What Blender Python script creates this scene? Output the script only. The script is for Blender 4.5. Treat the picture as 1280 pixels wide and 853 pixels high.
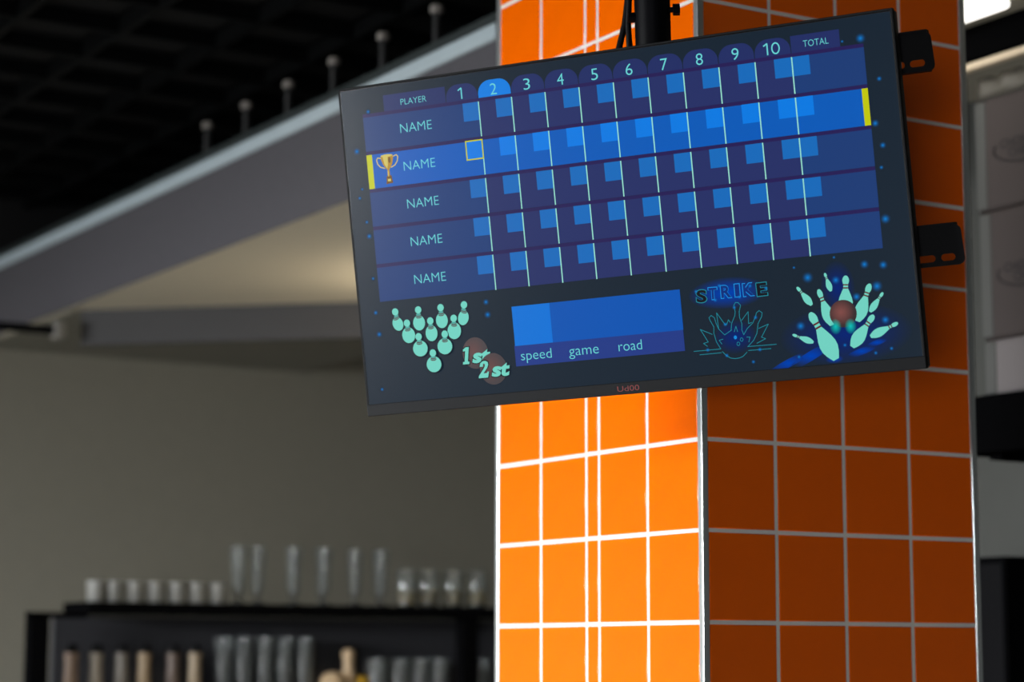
import bpy, bmesh, math, random
from mathutils import Matrix, Vector

random.seed(7)
for o in list(bpy.data.objects):
    bpy.data.objects.remove(o)
scene = bpy.context.scene
COL = scene.collection

# ---------------------------------------------------------------- camera
# building axes: X runs away to the right, Y away to the left, Z up; metres
EYE = 1.5
cd = bpy.data.cameras.new('camera')
cam = bpy.data.objects.new('camera', cd)
COL.objects.link(cam)
r_ = Vector((0.854886, -0.518811, 0.002085))
u_ = Vector((-0.075251, -0.120019, 0.989916))
w_ = Vector((0.513329, 0.846422, 0.141644))
m = Matrix.Identity(4)
for i in range(3):
    m[i][0], m[i][1], m[i][2] = r_[i], u_[i], -w_[i]
m.translation = Vector((0, 0, EYE))
cam.matrix_world = m
cd.sensor_width = 36.0
cd.lens = 2734.1 / 1280 * 36
cd.clip_start = 0.05
cd.clip_end = 60
cd.dof.use_dof = True
cd.dof.focus_distance = 3.36
cd.dof.aperture_fstop = 2.95
scene.camera = cam

# ---------------------------------------------------------------- exposure, world, window light
scene.view_settings.view_transform = 'Standard'
scene.view_settings.look = 'None'
scene.view_settings.gamma = 1.0
scene.view_settings.use_curve_mapping = False
scene.view_settings.exposure = 0.0
SCREEN = 1.0          # brightness of the lit panel against the exposure

world = bpy.data.worlds.new('world')
scene.world = world
world.use_nodes = True
bg = world.node_tree.nodes['Background']
bg.inputs[0].default_value = (0.72, 0.84, 1.0, 1)
bg.inputs[1].default_value = 0.35


def area(name, loc, target, sx, sy, power, color):
    d = bpy.data.lights.new(name, 'AREA')
    d.shape = 'RECTANGLE'
    d.size, d.size_y = sx, sy
    d.energy = power
    d.color = color
    o = bpy.data.objects.new(name, d)
    COL.objects.link(o)
    o.location = loc
    o.rotation_euler = (Vector(target) - Vector(loc)).to_track_quat('-Z', 'Y').to_euler()
    return o


# daylight that falls in through the window of the left wall (sky above the houses opposite)
area('window_daylight', (-5.2, 4.8, 3.25), (1.0, 3.6, 1.0), 5.4, 2.8, 4500, (0.95, 0.98, 1.0))
# added fill through an invented smaller window, brightens the column's right face
area('fill_daylight', (-4.2, -3.4, .95), (2.5, 2.98, 1.5), 1.7, 1.5, 280, (0.97, 0.98, 1.0))


# ---------------------------------------------------------------- helpers
def lin(c):
    out = []
    for v in c[:3]:
        v = v / 255.0
        out.append(v / 12.92 if v <= 0.04045 else ((v + 0.055) / 1.055) ** 2.4)
    return tuple(out) + (1.0,)


MATS = {}


def mat(name, rgb, rough=0.5, metal=0.0, bump=0.0, scale=40.0, vary=0.0, spec=0.5, coat=0.0, trans=0.0, alpha=1.0):
    """plain surface: colour with slight procedural variation and fine relief"""
    if name in MATS:
        return MATS[name]
    mt = bpy.data.materials.new(name)
    mt.use_nodes = True
    nt = mt.node_tree
    b = nt.nodes['Principled BSDF']
    b.inputs['Base Color'].default_value = lin(rgb)
    b.inputs['Roughness'].default_value = rough
    b.inputs['Metallic'].default_value = metal
    b.inputs['Specular IOR Level'].default_value = spec
    b.inputs['Coat Weight'].default_value = coat
    b.inputs['Coat Roughness'].default_value = 0.06
    b.inputs['Transmission Weight'].default_value = trans
    b.inputs['Alpha'].default_value = alpha
    if bump or vary:
        tc = nt.nodes.new('ShaderNodeTexCoord')
        no = nt.nodes.new('ShaderNodeTexNoise')
        no.inputs['Scale'].default_value = scale
        no.inputs['Detail'].default_value = 3
        nt.links.new(tc.outputs['Object'], no.inputs['Vector'])
        if vary:
            mx = nt.nodes.new('ShaderNodeMix')
            mx.data_type = 'RGBA'
            c = lin(rgb)
            mx.inputs[6].default_value = tuple(v * (1 - vary) for v in c[:3]) + (1,)
            mx.inputs[7].default_value = tuple(min(1, v * (1 + vary)) for v in c[:3]) + (1,)
            nt.links.new(no.outputs['Fac'], mx.inputs[0])
            nt.links.new(mx.outputs[2], b.inputs['Base Color'])
        if bump:
            bp = nt.nodes.new('ShaderNodeBump')
            bp.inputs['Strength'].default_value = bump
            bp.inputs['Distance'].default_value = 0.002
            nt.links.new(no.outputs['Fac'], bp.inputs['Height'])
            nt.links.new(bp.outputs['Normal'], b.inputs['Normal'])
    MATS[name] = mt
    return mt


def glow(name, rgb, strength=1.0, base=(4, 4, 5), rough=0.24):
    """lit display pixels behind the panel's satin front"""
    if name in MATS:
        return MATS[name]
    mt = bpy.data.materials.new(name)
    mt.use_nodes = True
    b = mt.node_tree.nodes['Principled BSDF']
    b.inputs['Base Color'].default_value = lin(base)
    b.inputs['Roughness'].default_value = rough
    b.inputs['Specular IOR Level'].default_value = .32
    b.inputs['Emission Color'].default_value = lin(rgb)
    b.inputs['Emission Strength'].default_value = strength * SCREEN
    MATS[name] = mt
    return mt


def halo(name, rgb, peak=1.0, power=2.0):
    """soft picture of a glow on the display: fades out from the middle of the shape"""
    if name in MATS:
        return MATS[name]
    mt = bpy.data.materials.new(name)
    mt.use_nodes = True
    nt = mt.node_tree
    nt.nodes.clear()
    out = nt.nodes.new('ShaderNodeOutputMaterial')
    tc = nt.nodes.new('ShaderNodeTexCoord')
    mp = nt.nodes.new('ShaderNodeVectorMath')
    mp.operation = 'MULTIPLY_ADD'
    mp.inputs[1].default_value = (2, 0, 2)
    mp.inputs[2].default_value = (-1, 0, -1)
    ln = nt.nodes.new('ShaderNodeVectorMath')
    ln.operation = 'LENGTH'
    sb = nt.nodes.new('ShaderNodeMath')
    sb.operation = 'SUBTRACT'
    sb.use_clamp = True
    sb.inputs[0].default_value = 1.0
    pw = nt.nodes.new('ShaderNodeMath')
    pw.operation = 'POWER'
    pw.inputs[1].default_value = power
    ml = nt.nodes.new('ShaderNodeMath')
    ml.operation = 'MULTIPLY'
    ml.inputs[1].default_value = peak
    tr = nt.nodes.new('ShaderNodeBsdfTransparent')
    em = nt.nodes.new('ShaderNodeEmission')
    em.inputs[0].default_value = lin(rgb)
    em.inputs[1].default_value = SCREEN
    mx = nt.nodes.new('ShaderNodeMixShader')
    L = nt.links.new
    L(tc.outputs['Generated'], mp.inputs[0])
    L(mp.outputs[0], ln.inputs[0])
    L(ln.outputs['Value'], sb.inputs[1])
    L(sb.outputs[0], pw.inputs[0])
    L(pw.outputs[0], ml.inputs[0])
    L(ml.outputs[0], mx.inputs[0])
    L(tr.outputs[0], mx.inputs[1])
    L(em.outputs[0], mx.inputs[2])
    L(mx.outputs[0], out.inputs[0])
    MATS[name] = mt
    return mt


class MB:
    """collects shapes that make up ONE part"""

    def __init__(self):
        self.bm = bmesh.new()

    def box(self, x0, x1, y0, y1, z0, z1, bevel=0.0, seg=1):
        g = bmesh.ops.create_cube(self.bm, size=1.0)
        vs = g['verts']
        for v in vs:
            v.co = Vector(((x0 + x1) / 2 + v.co.x * (x1 - x0), (y0 + y1) / 2 + v.co.y * (y1 - y0),
                           (z0 + z1) / 2 + v.co.z * (z1 - z0)))
        if bevel:
            es = list({e for v in vs for e in v.link_edges})
            bmesh.ops.bevel(self.bm, geom=es, offset=bevel, segments=seg, profile=0.5, affect='EDGES')
        return self

    def tube(self, p0, p1, r0, r1=None, n=20, cap=True):
        r1 = r0 if r1 is None else r1
        p0, p1 = Vector(p0), Vector(p1)
        d = (p1 - p0)
        q = d.to_track_quat('Z', 'Y').to_matrix()
        ring = []
        for p, r in ((p0, r0), (p1, r1)):
            ring.append([self.bm.verts.new(p + q @ Vector((r * math.cos(2 * math.pi * k / n), r * math.sin(2 * math.pi * k / n), 0))) for k in range(n)])
        for k in range(n):
            self.bm.faces.new((ring[0][k], ring[0][(k + 1) % n], ring[1][(k + 1) % n], ring[1][k]))
        if cap:
            self.bm.faces.new(ring[0][::-1])
            self.bm.faces.new(ring[1])
        return self

    def path(self, pts, r, n=10):
        pts = [Vector(p) for p in pts]
        rings = []
        for i, p in enumerate(pts):
            a = pts[max(0, i - 1)]
            b = pts[min(len(pts) - 1, i + 1)]
            q = (b - a).to_track_quat('Z', 'Y').to_matrix()
            rings.append([self.bm.verts.new(p + q @ Vector((r * math.cos(2 * math.pi * k / n), r * math.sin(2 * math.pi * k / n), 0))) for k in range(n)])
        for a, b in zip(rings, rings[1:]):
            for k in range(n):
                self.bm.faces.new((a[k], a[(k + 1) % n], b[(k + 1) % n], b[k]))
        self.bm.faces.new(rings[0][::-1])
        self.bm.faces.new(rings[-1])
        return self

    def lathe(self, prof, n=24, x=0, y=0, z=0):
        rings = []
        for r, h in prof:
            if r < 1e-6:
                rings.append([self.bm.verts.new((x, y, z + h))])
            else:
                rings.append([self.bm.verts.new((x + r * math.cos(2 * math.pi * k / n), y + r * math.sin(2 * math.pi * k / n), z + h)) for k in range(n)])
        for a, b in zip(rings, rings[1:]):
            for k in range(n):
                k2 = (k + 1) % n
                if len(a) == 1 and len(b) == 1:
                    continue
                if len(a) == 1:
                    self.bm.faces.new((a[0], b[k2], b[k]))
                elif len(b) == 1:
                    self.bm.faces.new((a[k], a[k2], b[0]))
                else:
                    self.bm.faces.new((a[k], a[k2], b[k2], b[k]))
        return self

    def prism(self, pts, axis_pts):
        """polygon pts (3D) swept by the vector axis_pts"""
        ax = Vector(axis_pts)
        a = [self.bm.verts.new(Vector(p)) for p in pts]
        b = [self.bm.verts.new(Vector(p) + ax) for p in pts]
        n = len(a)
        self.bm.faces.new(a)
        self.bm.faces.new(b[::-1])
        for k in range(n):
            self.bm.faces.new((a[k], b[k], b[(k + 1) % n], a[(k + 1) % n]))
        return self

    def mesh(self, name, material, smooth=False):
        bmesh.ops.recalc_face_normals(self.bm, faces=self.bm.faces)
        me = bpy.data.meshes.new(name)
        self.bm.to_mesh(me)
        self.bm.free()
        me.materials.append(material)
        if smooth:
            for p in me.polygons:
                p.use_smooth = True
            try:
                me.set_sharp_from_angle(angle=math.radians(40))
            except Exception:
                pass
        return me

    def build(self, name, material, parent=None, smooth=False):
        return link(name, self.mesh(name, material, smooth), parent)


def link(name, me, parent=None):
    o = bpy.data.objects.new(name, me)
    COL.objects.link(o)
    if parent is not None:
        o.parent = parent
    return o


def empty(name, loc=(0, 0, 0)):
    o = bpy.data.objects.new(name, None)
    o.empty_display_size = 0.1
    COL.objects.link(o)
    o.location = loc
    return o


def tag(o, label=None, cat=None, group=None, kind=None):
    if label:
        o['label'] = label
    if cat:
        o['category'] = cat
    if group:
        o['group'] = group
    if kind:
        o['kind'] = kind
    return o


def text_mesh(body, shear=0.0, offset=0.0):
    cu = bpy.data.curves.new('t', 'FONT')
    cu.body = body
    cu.shear = shear
    cu.offset = offset
    cu.resolution_u = 4
    o = bpy.data.objects.new('t', cu)
    COL.objects.link(o)
    bpy.context.view_layer.update()
    dg = bpy.context.evaluated_depsgraph_get()
    me = bpy.data.meshes.new_from_object(o.evaluated_get(dg))
    bpy.data.objects.remove(o)
    bpy.data.curves.remove(cu)
    return me


# ---------------------------------------------------------------- materials
M_TILE = mat('orange_glaze', (240, 100, 0), rough=0.15, bump=0.10, scale=14, vary=0.05, spec=0.25)
M_GROUT = mat('white_grout', (222, 220, 214), rough=0.9, bump=0.4, scale=160, vary=0.06)
M_ALU = mat('aluminium', (205, 210, 210), rough=0.28, metal=0.85, vary=0.05, scale=20)
M_BLACK = mat('black_metal', (6, 6, 9), rough=0.45, bump=0.1, scale=220, spec=0.08)
M_SHELF = mat('black_board', (9, 9, 10), rough=0.6, vary=0.15, scale=12, spec=.0)
M_PANEL = mat('charcoal_panel', (46, 46, 50), rough=0.7, vary=0.10, scale=6)
M_CEIL = mat('black_ceiling', (5, 5, 6), rough=0.85, vary=0.3, scale=5)
M_BAR = mat('black_grid_metal', (7, 8, 9), rough=0.6, vary=0.2, scale=30, spec=.1)
M_FASCIA = mat('grey_plaster', (77, 75, 80), rough=0.85, bump=0.3, scale=30, vary=0.12)
M_LIP = mat('pale_blue_grey_trim', (178, 192, 198), rough=0.5, vary=0.08, scale=9)
M_CREAM = mat('cream_plaster', (196, 188, 168), rough=0.9, bump=0.2, scale=25, vary=0.05)
M_WALL = mat('olive_grey_plaster', (124, 121, 109), rough=0.9, bump=0.3, scale=18, vary=0.06)
M_WALLR = mat('grey_plaster_wall', (62, 63, 60), rough=0.9, bump=0.3, scale=18, vary=0.05)
M_SOFFIT = mat('beige_plaster', (170, 164, 148), rough=0.9, bump=0.2, scale=20, vary=0.05)
M_FLOOR = mat('grey_floor', (96, 92, 86), rough=0.45, bump=0.2, scale=4, vary=0.1)
M_DUCT = mat('grey_painted_steel', (48, 47, 48), rough=0.7, vary=0.08, scale=8)
M_GLASS = mat('clear_glass', (225, 230, 230), rough=0.06, trans=.93)
M_FILM = mat('cloudy_film', (88, 84, 76), rough=0.35, alpha=0.75, bump=0.5, scale=30)
M_CARTON = mat('pinkish_grey_carton', (60, 51, 49), rough=0.75, vary=0.05, scale=8)
M_CARTON2 = mat('pale_grey_carton', (112, 106, 106), rough=0.75, vary=0.05, scale=8)
M_EDGE = mat('pale_carton_edge', (76, 76, 73), rough=0.6, vary=0.05, scale=8)
M_INK = mat('dark_ink', (26, 20, 22), rough=0.7)

# ---------------------------------------------------------------- the room
XO = 6.0
XR, YB, XL, YF = 3.958, 8.4, -3.2, -4.4     # inner faces of the four walls
CEIL = 3.28
S = 'structure'
tag(MB().box(XL - .2, XO + .2, YF - .2, YB + .2, -0.12, 0).build('floor', M_FLOOR), kind=S)
ceiling = tag(MB().box(XL - .2, XO + .2, YF - .2, YB + .2, CEIL + .04, CEIL + .16).build('ceiling', M_CEIL), kind=S)
# open metal grid hung under the black ceiling
bar_y = MB().box(-0.012, 0.012, YF, YB, -0.02, 0.035).mesh('grid_bar', M_BAR)
bar_x = MB().box(XL, XR, -0.012, 0.012, -0.02, 0.030).mesh('grid_bar', M_BAR)
x = XL + 0.3
while x < XR - 0.1:
    o = link('grid_bar', bar_y, ceiling)
    o.location = (x, 0, CEIL)
    x += 0.30
y = YF + 0.3
while y < YB - 0.1:
    o = link('grid_bar', bar_x, ceiling)
    o.location = (0, y, CEIL + 0.002)
    y += 0.30
tag(MB().box(XL - .2, XO + .2, YB, YB + .2, 0, CEIL + .04).build('wall_back', M_WALL), kind=S)
tag(MB().box(XO, XO + .2, YF, YB, 0, CEIL + .04).build('wall_right', M_WALLR), kind=S)
tag(MB().box(XR, XR + .12, YF, 4.34, 0, CEIL + .04).build('wall_partition', M_WALLR), kind=S)
tag(MB().box(XL - .2, XO + .2, YF - .2, YF, 0, CEIL + .04).build('wall_front', M_WALLR), kind=S)
# left wall with the window opening and a second one added for the fill
WY0, WY1, WZ0, WZ1 = 2.55, 7.0, 0.5, 2.45
VY0, VY1, VZ0, VZ1 = -4.0, -2.2, .2, 1.6
wl = MB()
wl.box(XL - .2, XL, YF, VY0, 0, CEIL + .04).box(XL - .2, XL, VY1, WY0, 0, CEIL + .04).box(XL - .2, XL, WY1, YB, 0, CEIL + .04)
wl.box(XL - .2, XL, WY0, WY1, 0, WZ0).box(XL - .2, XL, WY0, WY1, WZ1, CEIL + .04)
wl.box(XL - .2, XL, VY0, VY1, 0, VZ0).box(XL - .2, XL, VY0, VY1, VZ1, CEIL + .04)
tag(wl.build('wall_left', M_WALLR), kind=S)
win = tag(empty('window_1', (XL - .1, (WY0 + WY1) / 2, WZ0)), kind=S)
hw, hh = (WY1 - WY0) / 2, WZ1 - WZ0
fr = MB()
fr.box(-.03, .03, -hw, -hw + .05, 0, hh).box(-.03, .03, hw - .05, hw, 0, hh)
fr.box(-.03, .03, -hw + .05, hw - .05, 0, .05).box(-.03, .03, -hw + .05, hw - .05, hh - .05, hh)
fr.box(-.03, .03, -hw / 3 - .02, -hw / 3 + .02, .05, hh - .05).box(-.03, .03, hw / 3 - .02, hw / 3 + .02, .05, hh - .05)
fr.build('window_frame', mat('white_frame', (225, 225, 222), rough=0.5), win)

win2 = tag(empty('fill_window', (XL - .1, (VY0 + VY1) / 2, VZ0)), kind=S)  # unseen window added to carry the fill light
fr = MB()
fr.box(-.03, .03, -.9, -.85, 0, 1.4).box(-.03, .03, .85, .9, 0, 1.4).box(-.03, .03, -.85, .85, 0, .05).box(-.03, .03, -.85, .85, 1.35, 1.4)
fr.build('window_frame', MATS['white_frame'], win2)

# dropped ceiling over the bar: grey fascia, pale lip, cream underside
DX0, DX1, DY0, DZ0, DZ1 = 2.6, 4.05, 4.36, EYE + 1.20, EYE + 1.495
dc = tag(MB().box(DX0 + .004, DX1, DY0, YB, DZ0, DZ0 + .03).build('ceiling_dropped', M_CREAM), kind=S)
MB().box(DX0, DX0 + .004, DY0, YB, DZ0, DZ1 - .04).box(DX0 + .004, DX0 + .03, DY0, YB, DZ0 + .03, DZ1 - .04).build('fascia', M_FASCIA, dc)
MB().box(DX0 + .03, DX1, DY0, DY0 + .03, DZ0 + .03, DZ1 - .04).build('end_panel', M_FASCIA, dc)
MB().box(DX0 + .03, DX1, DY0 + .03, YB, DZ1 - .07, DZ1 - .04).build('top_board', M_CEIL, dc)
tag(MB().box(DX0 - .012, DX0 + .05, DY0 - .01, YB, DZ1 - .04, DZ1, bevel=.004).build('trim_1', M_LIP), kind=S)
tag(MB().box(DX0 + .002, DX0 + .05, DY0 - .01, YB, DZ1, DZ1 + .03).build('trim_2', mat('unlit_lip_tone', (38, 46, 46), rough=.6)), kind=S)  # unlit top of the lip, its shade put into the dark colour
tag(MB().box(XL, XO, YB - .02, YB - .001, 2.98, CEIL + .04).build('trim_4', M_CEIL), kind=S)
# boxed beam under the cream ceiling, set at an angle to the back wall
a0, a1 = Vector((2.66, 7.32, DZ0)), Vector((4.04, 6.05, DZ0))
dirv = (a1 - a0).normalized()
nrm = Vector((-dirv.y, dirv.x, 0))
if nrm.y < 0:
    nrm = -nrm
bb = MB()
bb.prism([a0, a1, a1 + Vector((0, 0, -.125)), a0 + Vector((0, 0, -.125))], nrm * 0.03)
tag(bb.build('trim_3', M_DUCT), kind=S)
tag(MB().box(DX0 + .03, DX1, 7.34, YB - .001, DZ0 - .008, DZ0 - .001).build('added_dim_sheet', M_WALL), kind=S)  # sheet added to darken the lit cream underside beyond the beam
# lower soffit along the right wall
tag(MB().box(2.90, XR, 0.4, 4.34, EYE + 1.4475, EYE + 1.465).build('ceiling_soffit', M_SOFFIT), kind=S)

# short studs standing on the lip of the dropped ceiling
stud_b = MB().tube((0, 0, 0), (0, 0, .085), .011, n=12).mesh('shaft', mat('stud_dark', (30, 30, 31), rough=.5))
stud_t = MB().lathe([(0, .085), (.016, .085), (.018, .095), (.016, .105), (0, .108)], n=12).mesh('tip', mat('stud_pale', (128, 122, 116), rough=.6), True)
ords = ['nearest to the tiled column', 'second from the tiled column', 'third from the tiled column', 'fourth from the tiled column',
        'fifth from the tiled column', 'farthest from the tiled column']
for k in range(6):
    t = tag(empty('ceiling_stud', (DX0 + .025, 4.70 + .29 * k, DZ1 + .03)), 'short dark stud with pale tip on bulkhead edge, ' + ords[k], 'stud', 'studs on the bulkhead edge')
    link('shaft', stud_b, t)
    o = link('tip', stud_t, t)

# conduit with junction box at the far end of the fascia
cp = tag(empty('conduit_pipe', (2.33, 7.3, 2.605)), 'dark conduit pipe with pale junction box high on the back wall at far left', 'pipe')
MB().tube((-.9, 0, .012), (.262, 0, .012), .016).build('pipe', M_BLACK, cp)
MB().box(.22, .262, -.03, .03, -.02, .045, bevel=.006).build('junction_box', mat('pale_box', (112, 109, 103), rough=.5), cp)

# ---------------------------------------------------------------- tiled column
CX0, CY0 = 2.1835, 2.981
CX1, CY1 = CX0 + .6209, CY0 + .679
column = tag(empty('tiled_column', (CX0, CY0, 0)), 'square column clad in glossy orange tiles with white grout behind the screen', 'column')
T = 0.0012
MB().box(T, CX1 - CX0 - T, T, CY1 - CY0 - T, 0, CEIL + .035).build('grout_core', M_GROUT, column)
gx = [.0121, .1571, .3084, .4595, .6091]                       # right face, along X
gy = [.0121, .1631, .3166, .3582, .5143, .667]                 # left face, along Y
ZA, RH, G = EYE + .3608, .154, .0070


def tile_mesh(wd, ht, axis):
    """rounded glazed tile, front towards -axis"""
    b = bmesh.new()
    lev = [(0, -.002), (.0, .0002), (.0008, .0009), (.0026, .0013)]
    rings = []
    for ins, h in lev:
        hw_, hh_ = wd / 2 - ins, ht / 2 - ins
        ring = []
        for sx, sz in ((-1, -1), (1, -1), (1, 1), (-1, 1)):
            if axis == 'x':
                ring.append(b.verts.new((-h + T, sx * hw_, sz * hh_)))
            else:
                ring.append(b.verts.new((sx * hw_, -h + T, sz * hh_)))
        rings.append(ring)
    for p, q in zip(rings, rings[1:]):
        for k in range(4):
            b.faces.new((p[k], p[(k + 1) % 4], q[(k + 1) % 4], q[k]))
    b.faces.new(rings[-1])
    bmesh.ops.recalc_face_normals(b, faces=b.faces)
    me = bpy.data.meshes.new('tile')
    b.to_mesh(me)
    b.free()
    me.materials.append(M_TILE)
    for f_ in me.polygons:
        f_.use_smooth = len(f_.vertices) == 4 and f_.area < .002
    return me


kmin = -int(ZA / RH)
kmax = int((CEIL - ZA) / RH)
for g, axis in ((gy, 'x'), (gx, 'y')):
    for i in range(len(g) - 1):
        lo = g[i] + (G / 2 if i else .001)
        hi = g[i + 1] - (G / 2 if i < len(g) - 2 else .001)
        me = tile_mesh(hi - lo, RH - G, axis)
        for k in range(kmin, kmax):
            o = link('tile', me, column)
            zc = ZA + (k + .5) * RH + random.uniform(-.0004, .0004)
            c = (lo + hi) / 2 + random.uniform(-.0003, .0003)
            o.location = (0, c, zc) if axis == 'x' else (c, 0, zc)
            o.rotation_euler = (random.uniform(-.003, .003), random.uniform(-.003, .003), random.uniform(-.004, .004))
            if axis == 'x':
                o.rotation_euler.x *= .5
            else:
                o.rotation_euler.y *= .5
bx, by = CX1 - CX0, CY1 - CY0
for (px, py, sx, sy) in ((0, 0, 1, 1), (bx, 0, -1, 1), (0, by, 1, -1)):
    t = MB()
    e0, e1 = -.0015, .0115
    xs = sorted((px + sx * e0, px + sx * e1))
    ys = sorted((py + sy * e0, py + sy * e1))
    t.box(xs[0], xs[1], ys[0], ys[1], 0, CEIL + .035, bevel=.0015, seg=2)
    tag(t.build('corner_trim', M_ALU, column), 'polished metal edge strip')

# ---------------------------------------------------------------- television
TVM = Matrix(((0.595212, 0.789545, -0.149472, 1.85167), (-0.802621, 0.593166, -0.062874, 2.74078),
              (0.03902, 0.157392, 0.986765, 2.15795), (0, 0, 0, 1)))
TW, TH = 905.0, 530.6
tv = tag(empty('television'), 'black flat television showing a blue bowling score board, hung in front of tiled column', 'television')
tv.matrix_world = TVM


def L3(u, v, d=0.0):
    """display millimetres (right, down) and depth in metres behind the front -> television space"""
    return Vector(((u - TW / 2) / 1000, d, (TH / 2 - v) / 1000))


M_BEZ = mat('bezel_plastic', (15, 16, 18), rough=.5, bump=.1, scale=300, spec=.15)
M_BEZD = mat('bezel_dark', (9, 9, 10), rough=.35)
M_LIPB = mat('bezel_polished_lip', (120, 122, 124), rough=.18, metal=.9)


def tvbox(b, u0, u1, v0, v1, d0, d1, bevel=0.0, seg=1):
    p, q = L3(u0, v1, d0), L3(u1, v0, d1)
    return b.box(p.x, q.x, p.y, q.y, p.z, q.z, bevel, seg)


SU0, SU1, SV0, SV1 = 5.0, 899.5, 5.2, 511.6
tvbox(MB(), 0.8, 904.2, 0.8, 529, .0032, .034, .002).build('back_shell', M_BEZD, tv)
hs = MB()
tvbox(hs, 120, 785, 150, 500, .034, .058, .008, 2)
hs.build('rear_housing', M_BEZD, tv)
fr = MB()
tvbox(fr, 0, 3.2, 0, 512, -.0015, .012, .0006)
tvbox(fr, 901.8, 905, 0, 512, -.0015, .012, .0006)
tvbox(fr, 3.2, 901.8, 0, 3.6, -.0015, .012, .0006)
fr.build('frame', M_BEZ, tv)
lp = MB()
tvbox(lp, 3.2, 901.8, 4.4, 5.0, -.0006, .004)
tvbox(lp, 3.2, 4.0, 5.0, 511.6, -.0006, .004)
tvbox(lp, 900.6, 901.4, 5.0, 511.6, -.0006, .004)
lp.build('inner_lip', M_LIPB, tv)
bz = tvbox(MB(), 0, 905, 511.8, 530.6, -.0022, .014, .001, 2).build('bottom_bezel', M_BEZ, tv)


def flat(name, pts, layer, material, parent):
    """flat printed or lit shape on the panel, pts in display mm"""
    me = bpy.data.meshes.new(name)
    me.from_pydata([tuple(L3(u, v, -.00018 * layer)) for u, v in pts], [], [tuple(range(len(pts)))])
    bm = bmesh.new()
    bm.from_mesh(me)
    bmesh.ops.triangulate(bm, faces=bm.faces)
    for f_ in bm.faces:
        f_.normal_update()
        if f_.normal.y > 0:
            f_.normal_flip()
    bm.to_mesh(me)
    bm.free()
    me.materials.append(material)
    return link(name, me, parent)


def multi(name, shapes, parent):
    """several flat shapes of one picture: [(pts, layer, material)]"""
    vs, fs, mi, ms = [], [], [], []
    for pts, layer, mt in shapes:
        if mt not in ms:
            ms.append(mt)
        b0 = len(vs)
        vs += [tuple(L3(u, v, -.00018 * layer)) for u, v in pts]
        fs.append(tuple(range(b0, b0 + len(pts))))
        mi.append(ms.index(mt))
    me = bpy.data.meshes.new(name)
    me.from_pydata(vs, [], fs)
    for mt in ms:
        me.materials.append(mt)
    for p, k in zip(me.polygons, mi):
        p.material_index = k
    bm = bmesh.new()
    bm.from_mesh(me)
    bmesh.ops.triangulate(bm, faces=bm.faces)
    for f_ in bm.faces:
        f_.normal_update()
        if f_.normal.y > 0:
            f_.normal_flip()
    bm.to_mesh(me)
    bm.free()
    return link(name, me, parent)


def rect(u0, v0, u1, v1):
    return [(u0, v0), (u1, v0), (u1, v1), (u0, v1)]


def ell(cu, cv, ru, rv, n=28, rot=0.0):
    c, s = math.cos(rot), math.sin(rot)
    out = []
    for k in range(n):
        a = 2 * math.pi * k / n
        x, y = ru * math.cos(a), rv * math.sin(a)
        out.append((cu + x * c - y * s, cv + x * s + y * c))
    return out


def strokes(pts, wd, layer, mt):
    """polyline as thin quads"""
    out = []
    for (a, b), (c, d) in zip(pts, pts[1:]):
        l = math.hypot(c - a, d - b) or 1
        nx, ny = -(d - b) / l * wd / 2, (c - a) / l * wd / 2
        ex, ey = (c - a) / l * wd * .35, (d - b) / l * wd * .35
        out.append(([(a + nx - ex, b + ny - ey), (c + nx + ex, d + ny + ey), (c - nx + ex, d - ny + ey), (a - nx - ex, b - ny - ey)], layer, mt))
    return out


def words(name, body, u0, v0, u1, v1, layer, mt, parent, shear=0.0, offset=0.0, rot=0.0, pad=0.0):
    """lettering fitted into a box in display mm"""
    me = text_mesh(body, shear, offset)
    xs = [v.co.x for v in me.vertices]
    ys = [v.co.y for v in me.vertices]
    ax, bx_, ay, by_ = min(xs), max(xs), min(ys), max(ys)
    cu, cv = (u0 + u1) / 2, (v0 + v1) / 2
    c, s = math.cos(rot), math.sin(rot)
    for v in me.vertices:
        x = ((v.co.x - ax) / (bx_ - ax) - .5) * (u1 - u0 + 2 * pad)
        y = (.5 - (v.co.y - ay) / (by_ - ay)) * (v1 - v0 + 2 * pad)
        v.co = L3(cu + x * c - y * s, cv + x * s + y * c, -.00018 * layer)
    me.name = name
    me.materials.clear()
    me.materials.append(mt)
    bm = bmesh.new()
    bm.from_mesh(me)
    for f_ in bm.faces:
        f_.normal_update()
        if f_.normal.y > 0:
            f_.normal_flip()
    bm.to_mesh(me)
    bm.free()
    return link(name, me, parent)


E_BG = glow('px_background', (18, 33, 47))
E_ROW = glow('px_row_blue', (26, 58, 116))
E_CELL = glow('px_cell_purple', (36, 46, 100))
E_SEP = glow('px_row_edge', (36, 26, 82))
E_ROWA = glow('px_active_row', (0, 88, 182))
E_SQ = glow('px_square', (18, 104, 184))
E_SQA = glow('px_active_square', (0, 120, 224))
E_LINE = glow('px_line', (150, 222, 205))
E_TXT = glow('px_text', (104, 208, 212))
E_YEL = glow('px_yellow', (192, 198, 0))
E_TAB = glow('px_tab', (32, 44, 98))
E_TABA = glow('px_active_tab', (0, 122, 222))
E_PAN = glow('px_panel', (0, 82, 176))
E_PANA = glow('px_panel_bright', (0, 112, 212))
E_PANL = glow('px_panel_strip', (32, 56, 132))
E_PIN = glow('px_pin', (112, 208, 192))
E_PINS = glow('px_pin_shade', (74, 160, 152))
E_BAND = glow('px_pin_band', (96, 36, 36))
E_NEON = glow('px_neon', (26, 132, 150))
E_NEONB = glow('px_neon_bright', (20, 140, 220))
E_DARK = glow('px_dark', (12, 16, 26))  # dark outlines and letter cores of the pictures
E_GOLD = glow('px_gold', (176, 134, 26))
E_GOLDL = glow('px_gold_light', (206, 190, 96))
E_GOLDD = glow('px_gold_dark', (112, 78, 18))
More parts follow.
